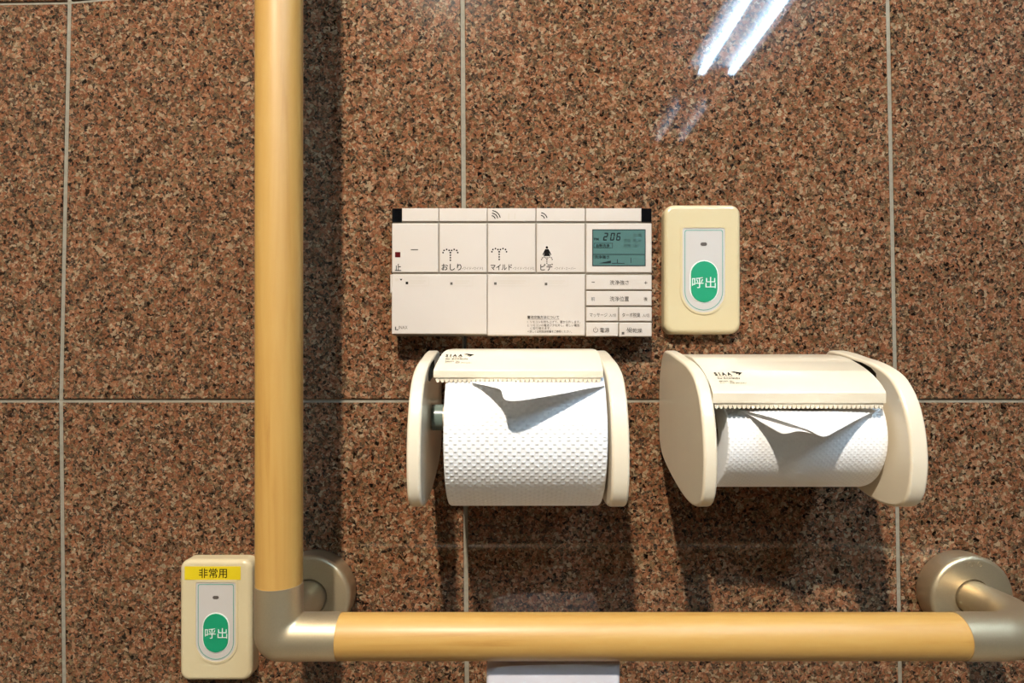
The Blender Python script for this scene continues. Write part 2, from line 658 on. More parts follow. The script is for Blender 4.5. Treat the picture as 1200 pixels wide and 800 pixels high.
lamp = bpy.data.lights.new('warm_lamp', 'SPOT')
lamp.energy = WARM_W
lamp.color = WARM_COL
lamp.shadow_soft_size = 0.03
lamp.spot_size = math.radians(WARM_CONE)
lamp.spot_blend = 1.0
lo = bpy.data.objects.new('warm_lamp', lamp)
C.objects.link(lo)
lo.rotation_euler = (Vector(WARM_AIM) - Vector(WARM_POS)).to_track_quat('-Z', 'Y').to_euler()
lo.location = WARM_POS


# ------------------------------------------------------------------ L-shaped grab rail
def grab_rail():
    HB = 0.175
    yb = -HB * D
    xv = -225 * P                       # upright axis
    zh = -248.5 * P                     # horizontal axis
    r = 21.8 * P
    t = empty('grab_rail', (xv, 0, zh))
    tag(t, 'L-shaped maple grab rail with satin metal elbows and wall flanges', 'grab rail')
    zj = -197 * P
    xj = -166 * P
    xe = 430 * P
    # wooden bars (upright and horizontal) each its own part
    b = tube([Vector((xv, yb, zj + k * (0.62 - zj) / 10)) for k in range(11)], r, 48, uv=True)
    finish('upright_bar', b, M['wood'], t)
    b = tube([Vector((xj + k * (xe - xj) / 16, yb, zh)) for k in range(17)], r, 48, uv=True)
    finish('horizontal_bar', b, M['wood'], t)
    # mitred elbow: fibres with a sharp inner corner and a rounded outer one
    rm = r + 0.0004
    b = bmesh.new()
    seg, K = 48, 10
    rings = []
    fib = []
    for k in range(seg):
        a = 2 * math.pi * k / seg
        u = rm * math.cos(a)            # + towards the inner corner
        yy = yb - rm * math.sin(a)
        cx, cz = xv + u, zh + u
        rho = 0.55 * (rm - u) + 0.0008
        pts = [Vector((cx, yy, zj)), Vector((cx, yy, (zj + cz + rho) / 2))]
        for q in range(K + 1):
            th = math.radians(180 + 90 * q / K)
            pts.append(Vector((cx + rho + rho * math.cos(th), yy, cz + rho + rho * math.sin(th))))
        pts += [Vector(((cx + rho + xj) / 2, yy, cz)), Vector((xj, yy, cz))]
        fib.append([b.verts.new(p) for p in pts])
    for k in range(seg):
        A, B = fib[k], fib[(k + 1) % seg]
        for i in range(len(A) - 1):
            b.faces.new((A[i], A[i + 1], B[i + 1], B[i]))
    b.faces.new([f[0] for f in fib]); b.faces.new([f[-1] for f in fib])
    el = finish('elbow', b, M['steel'], t, angle=40)
    el['label'] = 'mitred satin metal corner elbow'
    # neck from the corner to the wall flange
    nx, nz, nr = -228.5 * P, -245.5 * P, 19.2 * P
    b = tube([Vector((nx, -0.019, nz)), Vector((nx, -0.045, nz)), Vector((xv, yb + 0.004, zh))], nr, 40)
    finish('neck', b, M['steel'], t)

    def flange(cx, cz):
        hf = 0.0215
        R = 46.6 * P
        b = bmesh.new()
        prof = [(0.0, -0.0005), (R * 0.985, -0.0005), (R, -0.002), (R, -hf + 0.004)]
        for q in range(7):
            a = math.radians(90 * q / 6)
            prof.append((R - 0.004 + 0.004 * math.cos(a), -hf + 0.004 - 0.004 * math.sin(a)))
        prof += [(nr + 0.0012, -hf), (nr + 0.0009, -hf + 0.0025), (nr - 0.001, -hf + 0.003)]
        lathe_y(b, cx, cz, prof, 72)
        return finish('wall_flange', b, M['steel'], t, angle=40)
    flange(nx, nz)
    # right end: neck bends out of the flange into the bar
    ex, ez = 519 * P, -246.0 * P
    bend = 0.040
    path, rad = [], []
    path.append(Vector((ex, -0.019, ez))); rad.append(nr)
    path.append(Vector((ex, -0.034, ez))); rad.append(nr)
    yc = yb + bend
    for q in range(13):
        a = math.radians(90 * q / 12)
        s = q / 12
        path.append(Vector((ex - bend + bend * math.cos(a), yc - bend * math.sin(a), ez + (zh - ez) * s)))
        rad.append(nr + (rm - nr) * s)
    path.append(Vector((xe, yb, zh))); rad.append(rm)
    b = tube(path, rad, 48)
    ee = finish('end_elbow', b, M['steel'], t, angle=40)
    fl = flange(ex, ez)
    # raised maker's letters on the right flange
    b = bmesh.new()
    hh = (0.0215 + 0.0003) / D
    text_into(b, 'TOTO', (1130.5, 1151.5, 665.0, 658.0), 0.01, place=lambda x, z: F(x, z - 0.018 * (x - 1141) ** 2 * 0.25 * 0 + 0, hh))
    bmesh.ops.recalc_face_normals(b, faces=b.faces[:])
    ret = bmesh.ops.extrude_face_region(b, geom=b.faces[:])
    for v in ret['geom']:
        if isinstance(v, bmesh.types.BMVert):
            v.co.y += 0.0008
    bmesh.ops.recalc_face_normals(b, faces=b.faces[:])
    finish('embossed_lettering', b, M['steel'], fl, smooth=False)
    return t


grab_rail()


# ------------------------------------------------------------------ call button plates
def call_plate(name, sx, sy, s, h, m, label, sticker=False):
    """sx, sy: photo pixel of the plate's top-left; s: pixel scale against the upper plate"""
    H = h / D

    def q(u, v, hh):                      # u, v in pixels of the upper plate
        return F(sx + u * s, sy + v * s, hh)
    c = q(45.5, 76, 0)
    t = empty(name, (c.x, 0, c.z))

    def rr(u0, u1, v0, v1, r, hh):
        a, b = q(u0, v1, hh), q(u1, v0, hh)
        return rrect(a.x, b.x, a.z, b.z, r * s * P)
    bm = bmesh.new()
    a, b = q(0.5, 152, H), q(90.5, 0.5, H)
    rd, eb = 11.5 * s * P, 0.0042
    rings = [[(x, 0.0, z) for x, z in rrect(a.x, b.x, a.z, b.z, rd, 8)]]
    for k in range(7):
        an = math.radians(90 * k / 6)
        i_ = eb * (1 - math.cos(an))
        rings.append([(x, -h + eb * (1 - math.sin(an)), z) for x, z in rrect(a.x + i_, b.x - i_, a.z + i_, b.z - i_, rd - i_ * 0.8, 8)])
    bm_loft(bm, rings)
    finish('cover_plate', bm, m, t, 50, wn=True)
    # sunken panel with half-round foot: raised lip, grey film
    def tomb(u0, u1, v0, v1, r, hh):
        a, b = q(u0, v0, hh), q(u1, v1, hh)
        return tombstone(a.x, b.x, a.z, b.z, r * s * P)
    bm = bmesh.new()
    H1 = H + 0.0002
    ring_poly(bm, tomb(18.8, 74.2, 25, 130, 4, H1), tomb(21.6, 71.4, 28.2, 127.2, 3, H1), -h + 0.002, -h - 0.0006)
    finish('panel_rim', bm, m, t, 50)
    pn = prism('button_panel', tomb(21.6, 71.4, 28.2, 127.2, 3, H1), -h + 0.001, -h - 0.00015, M['panel'], t)
    bm = bmesh.new()
    ring_poly(bm, tomb(24.0, 69.0, 30.6, 124.8, 2.5, H1), tomb(24.8, 68.2, 31.4, 124.0, 2.2, H1), -h + 0.0005, -h - 0.0003)
    finish('teal_outline', bm, M['teal_line'], pn)
    bm = bmesh.new()
    bm_prism(bm, rr(42.6, 50.2, 45.2, 49.2, 2, H1), -h, -h - 0.0004)
    finish('indicator_lamp', bm, M['led'], t)
    bm = bmesh.new()
    bm_prism(bm, rr(30, 63.5, 66, 116.6, 17, H1), -h, -h - 0.0005, bevel=0.0002)
    bt = finish('push_button', bm, M['white_print'], t, wn=True)
    bm = bmesh.new()
    bm_prism(bm, rr(31.2, 62.3, 67.2, 115.4, 16, H1), -h - 0.0003, -h - 0.0010, bevel=0.0003)
    gb = finish('green_face', bm, M['green'], bt, wn=True)
    H2 = H + 0.0012 / D
    prints('call_lettering', [('呼出', 32.8, 60.6, 85.6, 98.6, 0.0)], H2, M['white_print'], bt, place=lambda x, z: q(x, z, H2))
    if sticker:
        bm = bmesh.new()
        a, b = F(216.5, 679, H1), F(282, 663.5, H1)
        bm_prism(bm, rrect(a.x, b.x, a.z, b.z, 0.0004), -h + 0.0001, -h - 0.0003)
        st = finish('yellow_sticker', bm, M['yellow'], t)
        st['label'] = 'yellow sticker with black characters'
        prints('sticker_lettering', [('非常用', 233, 266, 665.6, 677.2, 0.008)], H + 0.0007, M['black_print'], st)
    return tag(t, label, 'call button', 'green call buttons')


call_plate('call_button', 778.2, 238.8, 1.0, 0.011, M['plate'], 'cream call button plate beside the white control panel, without a yellow sticker')
call_plate('call_button', 209.4, 655.5, 0.938, 0.015, M['plate_old'], 'cream call button plate with a yellow sticker, left of the rail elbow', True)


# ------------------------------------------------------------------ washlet control panel
def control_panel():
    HR = 0.040
    h = HR * D
    c = F(611, 318, 0)
    t = empty('control_panel', (c.x, 0, c.z))
    tag(t, 'ivory wall control panel with buttons and small display above the paper holders', 'control panel')

    def box(name, a, b, u, v, m, par, y0=h - 0.006, y1=h, bev=0.0005, hh=HR, r=0.0004):
        A, B = F(a, v, hh), F(b, u, hh)
        return prism(name, rrect(A.x, B.x, A.z, B.z, 0), -y0, -y1, m, par, bevel=bev, seg=2)
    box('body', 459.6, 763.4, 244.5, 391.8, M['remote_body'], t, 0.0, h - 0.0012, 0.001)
    IV = M['remote']
    # narrow strip along the top, with the two infrared windows
    strip = [(471, 513.8), (514.6, 570.6), (571.4, 627.6), (628.6, 685.4), (686.6, 751.8)]
    tops = []
    for i, (a, b) in enumerate(strip):
        tops.append(box('top_button' if 0 < i < 4 else 'top_cover', a, b, 243.8, 259.2, IV, t))
    for a, b in ((459.2, 470.9), (752, 763.8)):
        w = box('infrared_window', a, b, 243.8, 260.0, M['black_gloss'], t, y1=h - 0.0003)
        w['label'] = 'glossy black window'
    cols = [(459.2, 513.6), (514.8, 570.5), (571.6, 627.6), (628.8, 685.4)]
    mids = [box('button', a, b, 261.6, 319.2, IV, t, bev=0.0008) for a, b in cols]
    disp = box('display_panel', 686.8, 763.9, 261.6, 319.4, IV, t, bev=0.0008)
    lid = box('battery_lid', 458.9, 570.6, 321.2, 391.4, IV, t, bev=0.0008)
    box('lid_tab', 457.0, 460.5, 321.4, 343, IV, lid, y1=h - 0.0008)
    lid2 = box('battery_lid', 571.3, 685.6, 321.2, 393.0, IV, t, bev=0.0008)
    keys = {}
    for nm, a, b, u, v in (('w', 687, 763.8, 322.2, 339.2), ('p', 687, 763.8, 341, 358), ('m', 687, 724.4, 359.8, 376.0), ('d', 725.6, 763.8, 359.8, 376.2),
                           ('o', 687, 724.4, 377.8, 393.8), ('k', 725.6, 763.8, 378, 394.2)):
        keys[nm] = box('key', a, b, u, v, IV, t, bev=0.0006)
    HT = HR + 0.00012 / D
    B_, G_, W_ = M['black_print'], M['grey_print'], 0.006
    # stop button
    prints('lettering', [('止', 462.8, 470.2, 309, 317.2, 0.016)], HT, B_, mids[0])
    prints('red_square', [], HT, M['red_print'], mids[0], [rect(463, 469.2, 295.2, 301.4)])
    prints('tactile_bar', [], HT, G_, mids[0], [rect(481.5, 490, 292.0, 293.0)])

    def spray(cx, top, s):
        e = []
        for k in range(5):
            for sg in (-1, 1):
                a = math.radians(180 - k * 45)
                e.append(circ(cx + sg * (4.4 * s + 4.2 * s * math.cos(a)), top + 4.3 * s - 3.7 * s * math.sin(a), 1.0 * s) if k < 5 else None)
        for k in range(1, 4):
            e.append(circ(cx, top + (4.3 + 3.0 * k) * s, 1.0 * s))
        return e
    prints('lettering', [('おしり', 517.4, 540.8, 309.0, 316.8, 0.016)], HT, B_, mids[1], spray(527.8, 291.6, 1.0))
    prints('small_lettering', [('▸ワイド ▸ワイドS', 541.8, 566, 312.6, 316.2)], HT, G_, mids[1])
    prints('lettering', [('マイルド', 575, 600.0, 309.4, 316.6, 0.016)], HT, B_, mids[2], spray(585.0, 290.6, 1.0))
    prints('small_lettering', [('▸ワイド ▸ワイドS', 601, 625.4, 312.6, 316.2)], HT, G_, mids[2])
    lady = [circ(640.9, 289.8, 1.5), [(638.9, 291.8), (642.9, 291.8), (645.2, 296.2), (646.2, 298.4), (645.0, 298.8), (643.4, 295.6), (644.8, 300), (637, 300), (638.4, 295.6), (636.8, 298.8), (635.6, 298.4), (636.6, 296.2)]]
    prints('lettering', [('ビデ', 633.2, 648, 308.8, 317, 0.016)], HT, B_, mids[3], lady + spray(640.9, 300.8, 0.72)[:-1])
    prints('small_lettering', [('▸ワイド ▸スーパー', 650, 674.6, 312.6, 316.2)], HT, G_, mids[3])
    prints('signal_mark', [], HT, B_, tops[2], [arc_band(575.8, 257.2, rr, 1.1, 12, 84) for rr in (4.6, 7.6, 10.6)])
    prints('signal_mark', [], HT, B_, tops[3], [arc_band(633.4, 257.0, rr, 1.1, 12, 84) for rr in (4.8, 7.8)])
    prints('faint_mark', [], HT, M['faint_print'], tops[2], [rect(595.6, 596.8, 250, 257), rect(602.8, 604, 250, 257)])
    # display
    lcd = box('display_screen', 694.6, 756, 269.2, 311.2, M['lcd'], disp, y1=h + 0.0001, bev=0)
    bm = bmesh.new()
    A, Bq = F(694, 311.8, HR), F(756.6, 268.6, HR)
    A2, B2 = F(695, 310.8, HR), F(755.6, 269.6, HR)
    ring_poly(bm, rrect(A.x, Bq.x, A.z, Bq.z, 0.0004, 2), rrect(A2.x, B2.x, A2.z, B2.z, 0.0003, 2), -h + 0.001, -h - 0.00016)
    finish('display_rim', bm, M['lcd_ink'], disp)
    HL = HR + 0.00025 / D
    def seven(x, y, w, hh, segs):
        th = 1.4; sl = 0.16
        def sk(pts): return [(px + (y + hh - py) * sl, py) for px, py in pts]
        S = {'a': rect(x + .6, x + w - .6, y, y + th), 'g': rect(x + .6, x + w - .6, y + hh / 2 - th / 2, y + hh / 2 + th / 2), 'd': rect(x + .6, x + w - .6, y + hh - th, y + hh),
             'f': rect(x, x + th, y + .6, y + hh / 2 - .3), 'b': rect(x + w - th, x + w, y + .6, y + hh / 2 - .3),
             'e': rect(x, x + th, y + hh / 2 + .3, y + hh - .6), 'c': rect(x + w - th, x + w, y + hh / 2 + .3, y + hh - .6)}
        return [sk(S[k]) for k in segs]
    ink = seven(706.5, 272.6, 5, 9.2, 'abged') + seven(714.6, 272.6, 5, 9.2, 'abcdef') + seven(721.6, 272.6, 5, 9.2, 'afgedc')
    ink += [rect(696, 718, 284.6, 285.1), rect(696, 718, 290, 290.5), rect(696, 696.5, 284.6, 290.5), rect(717.5, 718, 284.6, 290.5), rect(695, 756, 297.6, 298.3),
            [(701.5, 308.4), (716, 305.2), (716, 308.4)], rect(717, 732, 308.0, 308.8), rect(723, 724, 303.6, 308.8), rect(739, 739.8, 302, 308), ]
    prints('display_figures', [('PM', 696.2, 701.6, 278.6, 281.6, 0.016), ('自動洗浄', 698.6, 714.4, 285.8, 289.6, 0.016), ('洗浄強さ', 696.6, 714, 299, 303.2, 0.016)], HL, M['lcd_ink'], lcd, ink)
    prints('faint_display_figures', [('ソフト', 730.4, 739, 273, 277.6), ('脱臭', 742, 752.4, 273, 277.6), ('乾燥', 742, 752.4, 279.4, 283.6), ('便座', 731, 739, 279.4, 283.6), ('節電', 731, 739, 285.6, 289.6), ('温水', 742, 752.4, 285.6, 289.6)], HL, M['lcd_faint'], lcd,
           [rect(746.6, 747.2, 301.6, 308)])
    # lids
    prints('small_lettering', [('▾', 468.4, 471.6, 326.6, 329, 0)], HT, B_, lid, [rect(475.4, 478.4, 330, 333)])
    prints('logo_lettering', [('INAX', 467.2, 477.6, 381.6, 385.4)], HT, G_, lid, [rect(462.8, 464.2, 382.6, 386.8), rect(464.4, 466.8, 385.6, 386.8)])
    fr = []
    for a, b in ((474, 502.6), (527.4, 554.2)):
        fr += [rect(a, b, 325, 325.3), rect(a, b, 334.8, 335.2), rect(a, a + .3, 325, 335.2), rect(b - .3, b, 325, 335.2), rect(a + 6, b - 4, 328.6, 329.6), rect(a + 6, b - 6, 331.2, 332)]
    prints('faint_mark', [('■', 463.4, 467.2, 326, 329.2)], HT, M['faint_print'], lid, fr)
    fr = []
    for a, b in ((578, 620.2), (637, 666)):
        fr += [rect(a, b, 325, 325.3), rect(a, b, 334.8, 335.2), rect(a, a + .3, 325, 335.2), rect(b - .3, b, 325, 335.2), rect(a + 6, b - 4, 328.6, 329.6), rect(a + 6, b - 6, 331.2, 332)]
    prints('faint_mark', [], HT, M['faint_print'], lid2, fr)
    prints('small_lettering', [], HT, G_, lid, [rect(527.6, 530.4, 330.6, 333.6)])
    prints('small_lettering', [], HT, G_, lid2, [rect(579, 582, 330.6, 333.6)])
    prints('small_lettering', [], HT, G_, lid2, [rect(638.4, 641.4, 331.2, 334.2)])
    prints('notice_lettering', [('電池交換方法について', 618, 655.2, 369.6, 373.4, 0.01), ('1. リモコンを持ち上げて、壁から外します。', 618, 680, 375.4, 378.6), ('2. リモコンの電池フタを外し、新しい電池', 618, 679, 379.4, 382.6),
           ('に取り替えます。', 621.6, 645.4, 383, 386), ('＊詳しくは取扱説明書をご参照ください。', 618, 670, 386.8, 389.8)], HT, B_, lid2, [rect(618, 655.4, 373.9, 374.2)])
    prints('lettering', [('洗浄強さ', 714.6, 737, 328.2, 333.6), ('−', 693.4, 697, 330.2, 330.9), ('+', 755, 758.6, 329.4, 333)], HT, B_, keys['w'])
    prints('lettering', [('洗浄位置', 714.6, 737, 347.2, 353), ('前', 692.8, 697.2, 347.8, 352.4), ('後', 754.4, 758.8, 347.8, 352.6)], HT, B_, keys['p'])
    prints('lettering', [('マッサージ', 691, 711.6, 366.6, 371.4), ('入/切', 713.8, 721.8, 367.4, 371.2)], HT, B_, keys['m'])
    prints('lettering', [('ターボ脱臭', 729, 750.2, 366.4, 371.6), ('入/切', 752.8, 760.8, 367.4, 371.6)], HT, B_, keys['d'])
    pw = [arc_band(698, 386.6, 2.6, 0.5, 125, 415, 16), rect(697.75, 698.25, 382.8, 386.4)]
    prints('lettering', [('電源', 703, 714, 384, 389.6)], HT, B_, keys['o'], pw)
    prints('lettering', [('乾燥', 741.4, 752.6, 384.6, 389.8)], HT, B_, keys['k'],
           [arc_band(741.5, 383.2, rr, 0.6, 185, 262) for rr in (2.6, 4.4, 6.2)] + [rect(734, 740, 386.4, 387), rect(735, 740, 388.6, 389.2)])
    prints('small_lettering', [], HT, G_, keys['k'], [rect(728.6, 731.6, 388.8, 391.8)])
    return t


control_panel()
bm = tube([F(544.6, 385, 0.006), F(544.8, 396, 0.006), F(544.9, 410, 0.006), F(545.2, 430, 0.006), F(546, 455, 0.006)], 1.35 * P, 12)
tag(finish('cable', bm, M['cable'], None), 'thin black cable running down the grout from under the control panel', 'cable')


# ------------------------------------------------------------------ paper holders and rolls
MM = 0.001
PLATE = [(0.044, 31.8), (0.078, 27.6), (0.109, 22.3), (0.140, 17.4), (0.165, 11.7), (0.185, 5.2), (0.200, -3), (0.218, -20), (0.230, -43), (0.2355, -69), (0.2335, -92), (0.226, -108), (0.212, -117),
         (0.190, -120.5), (0.160, -120), (0.116, -113.5), (0.0575, -100), (0.022, -88), (0.004, -74), (0.0, -58), (0.0, -15), (0.006, 8), (0.020, 24), (0.031, 31.0)]
COVER_LOW = [(0.012, 27.6), (0.04, 27.8), (0.07, 26.4), (0.112, 22.6), (0.140, 16.6), (0.162, 10.4), (0.183, 2.6), (0.199, -5.4), (0.2085, -12.4)]
COVER_UP = [(0.012, 32.4), (0.04, 33.2), (0.07, 33.0), (0.110, 31.4), (0.140, 29.4), (0.160, 26.4), (0.180, 21.0), (0.197, 14.0), (0.2085, 8.0)]


def plate_mesh(name, x0, x1, parent, slot=None):
    prof = catmull([(-h * D, z * P) for h, z in PLATE], 3)
    bm = bmesh.new()
    n = len(prof)
    cy = sum(p[0] for p in prof) / n
    cz = sum(p[1] for p in prof) / n
    nrm = []
    for i in range(n):
        d = Vector(prof[(i + 1) % n]) - Vector(prof[i - 1])
        v = Vector((d.y, -d.x)).normalized()
        if v.dot(Vector((cy, cz)) - Vector(prof[i])) < 0: v = -v
        nrm.append(v)
    rad = 0.0022
    rings = []
    for k in range(6):
        an = math.radians(90 * k / 5)
        rings.append((x0 + rad * (1 - math.sin(an)), rad * (1 - math.cos(math.radians(90) - an))))
    rings = [(x0 + rad * (1 - math.cos(math.radians(90 * k / 5))), rad * (1 - math.sin(math.radians(90 * k / 5)))) for k in range(6)]
    rings += [(x1 - rad * (1 - math.cos(math.radians(90 * k / 5))), rad * (1 - math.sin(math.radians(90 * k / 5)))) for k in range(5, -1, -1)]
    bm_loft(bm, [[(x, prof[i][0] + nrm[i].x * q, prof[i][1] + nrm[i].y * q) for i in range(n)] for x, q in rings])
    o = finish(name, bm, M['cream'], parent, angle=40, wn=True)
    if slot:
        cut = bmesh.new()
        pts = [(0.098, 20.8), (0.128, 16.8), (0.150, 11.4), (0.162, 5.6), (0.1625, -1.5), (0.146, -2.5), (0.12, 2), (0.095, 12)]
        xa, xb = slot
        A = [cut.verts.new((xa, -h * D, z * P)) for h, z in pts]
        B = [cut.verts.new((xb, -h * D, z * P)) for h, z in pts]
        cut.faces.new(A); cut.faces.new(B)
        for i in range(len(A)):
            cut.faces.new((A[i], A[(i + 1) % len(A)], B[(i + 1) % len(A)], B[i]))
        bmesh.ops.recalc_face_normals(cut, faces=cut.faces[:])
        me = bpy.data.meshes.new('slot'); cut.to_mesh(me); cut.free()
        base = parent.location
        me.transform(Matrix.Translation(-base))
        me.materials.append(M['slot_shade'])  # cut faces take the painted shade colour, not the cream
        co = bpy.data.objects.new('slot', me); C.objects.link(co); co.parent = parent
        o.modifiers.clear()
        md = o.modifiers.new('b', 'BOOLEAN'); md.operation = 'DIFFERENCE'; md.object = co; md.solver = 'EXACT'; md.material_mode = 'TRANSFER'
        bpy.context.view_layer.update()
        dg = bpy.context.evaluated_depsgraph_get()
        nm = bpy.data.meshes.new_from_object(o.evaluated_get(dg))
        o.modifiers.clear()
        o.data = nm
        bpy.data.objects.remove(co)
        nm.set_sharp_from_angle(angle=math.radians(40))
        md = o.modifiers.new('weighted', 'WEIGHTED_NORMAL'); md.keep_sharp = True; md.weight = 100
    return o


def offset_in(pts, d):
    out = []
    n = len(pts)
    for i, p in enumerate(pts):
        a = Vector(pts[max(i - 1, 0)]); b = Vector(pts[min(i + 1, n - 1)])
        t = (b - a).normalized()
        nrm = Vector((t.y, -t.x))
        if nrm.y > 0 and abs(nrm.y) > abs(nrm.x): nrm = -nrm
        if nrm.x < 0 and abs(nrm.x) >= abs(nrm.y): nrm = -nrm
        out.append((p[0] + nrm.x * d, p[1] + nrm.y * d))
    return out


def holder(name, xa, xb, cover, cx0, cx1, lip, teeth_len, label, taper=0.0, tick=0.0115, leaf=1):
    """xa, xb: wall-plane pixels (from X0) of the outer faces; cover: profile (h, z) back to front"""
    A, B = xa * P, xb * P
    t = empty(name, ((A + B) / 2, 0, -40 * P))
    tag(t, label, 'paper holder', 'toilet paper holders')
    tl, tr = 0.0098, 0.0125
    plate_mesh('side_plate', A, A + tl, t, (A + tl - 0.006, A + tl + 0.002))
    plate_mesh('side_plate', B - tr, B, t, (B - tr - 0.002, B - tr + 0.009))
    # back plate screwed to the wall
    prism('back_plate', rrect(A + tl + 0.016, B - tr - 0.008, -62 * P, 14 * P, 0.004), 0.0, -0.004, M['cream'], t, bevel=0.001)
    # spindle
    ys, zs = -0.064, -30 * MM
    x0, x1 = A + tl - 0.002, B - tr + 0.002
    sp = finish('spindle', tube([Vector((x0, ys, zs)), Vector((x0 + 0.012, ys, zs))] + [Vector((x1 - 0.012, ys, zs)), Vector((x1, ys, zs))], 0.0088, 24), M['cream'], t)
    sp['label'] = 'cream rod through the paper roll'
    e = finish('spindle_end', tube([Vector((A + tl + 0.0005, ys, zs)), Vector((A + tl + 0.009, ys, zs))], 0.0102, 24), M['teal_plastic'], sp)
    e['label'] = 'teal grey spindle end'
    # hinged cover
    pr = catmull([(h * D, z * P) for h, z in cover], 4, closed=False)
    end = pr[-1]
    lipz = end[1] - lip
    outer = pr + [(end[0] + 0.0003, end[1] - 0.0008), (end[0] + 0.0002, lipz)]
    inner = offset_in(pr, 0.0024)
    inner_lip = [(end[0] - 0.0026, lipz)] + [(end[0] - 0.0027, min(inner[-1][1], end[1] - 0.0018))]
    loop = outer + inner_lip + [p for p in inner[::-1] if p[0] < end[0] - 0.003]
    bm = bmesh.new()
    n = len(loop)
    XA, XB = cx0 * P, cx1 * P

    def left_x(hh):
        if taper <= 0: return XA
        q = max(0.0, 1 - (hh - 0.05) / (end[0] - 0.05)) if hh > 0.05 else 1.0
        return XA + taper * q ** 0.85
    a = [bm.verts.new((left_x(h), -h, z)) for h, z in loop]
    b = [bm.verts.new((XB, -h, z)) for h, z in loop]
    fa = bm.faces.new(a); fb = bm.faces.new(b)
    for i in range(n):
        bm.faces.new((a[i], a[(i + 1) % n], b[(i + 1) % n], b[i]))
    bmesh.ops.bevel(bm, geom=list(fa.edges) + list(fb.edges), offset=0.0005, segments=2, profile=0.5, affect='EDGES')
    cv = finish('cover', bm, M['cream'], t, angle=28, wn=True)
    # serrated tear edge under the lip
    bm = bmesh.new()
    N = 37
    w = (XB - XA - 0.003) / N
    poly = [(XA + 0.0015, lipz + 0.002)]
    for k in range(N):
        x = XA + 0.0015 + k * w
        for q in range(0, 7):
            aa = math.pi * q / 6
            poly.append((x + w / 2 - w * 0.46 * math.cos(aa), lipz - teeth_len * 0.35 - teeth_len * 0.65 * math.sin(aa)))
    poly.append((XB - 0.0015, lipz + 0.002))
    bm_prism(bm, poly, -(end[0] - 0.0024), -(end[0] - 0.0006))
    finish('tear_edge', bm, M['cream'], cv, smooth=False)

    # printed marks follow the curved cover
    cum = [0.0]
    for i in range(len(pr) - 1, 0, -1):
        cum.append(cum[-1] + (Vector(pr[i]) - Vector(pr[i - 1])).length)

    def place(x, s):                     # x from the cover's left edge, s metres up the cover from the lip corner
        for i in range(len(cum) - 1):
            if s <= cum[i + 1] or i == len(cum) - 2:
                k = (s - cum[i]) / (cum[i + 1] - cum[i])
                p0, p1 = Vector(pr[len(pr) - 1 - i]), Vector(pr[len(pr) - 2 - i])
                p = p0.lerp(p1, k)
                tdir = (p1 - p0).normalized()
                nn = Vector((-tdir.y, tdir.x))
                if nn.y < 0: nn = -nn
                p = p + nn * 0.00025
                return Vector((XA + x, -p.x, p.y))
    # fine tessellation keeps the lettering on the curve
    def cut(bm):
        return
    x_ = 0.0068
    rows = [('S I A A', x_, x_ + 0.0125, tick + 0.0068, tick + 0.0118, 0.034), ('ISO 22196', x_ + 0.001, x_ + 0.012, tick + 0.0052, tick + 0.0062, 0.0),
            ('for KOHKIN', x_ + 0.0005, x_ + 0.0165, tick + 0.0022, tick + 0.0044, 0.01), ('無機抗菌剤・練込', x_ + 0.0005, x_ + 0.011, tick - 0.0012, tick + 0.0006, 0.0),
            ('カバー・側板 JP0122421', x_ + 0.0005, x_ + 0.0195, tick - 0.0034, tick - 0.0016, 0.0)]
    its = [(b_, a0, a1, z1, z0, w_) for b_, a0, a1, z0, z1, w_ in rows]
    lx, lz = x_ + 0.0128, tick + 0.0066
    leafp = [(lx, lz + 0.0052), (lx + 0.0026, lz + 0.0066), (lx + 0.0082, lz + 0.0046), (lx + 0.0042, lz + 0.0002), (lx + 0.0052, lz + 0.0036), (lx + 0.0030, lz + 0.0022), (lx + 0.0036, lz + 0.0044)]
    prints('printed_mark', its, 0, M['black_print'], cv, [leafp], place=lambda x, s: place(x, s))
    return t


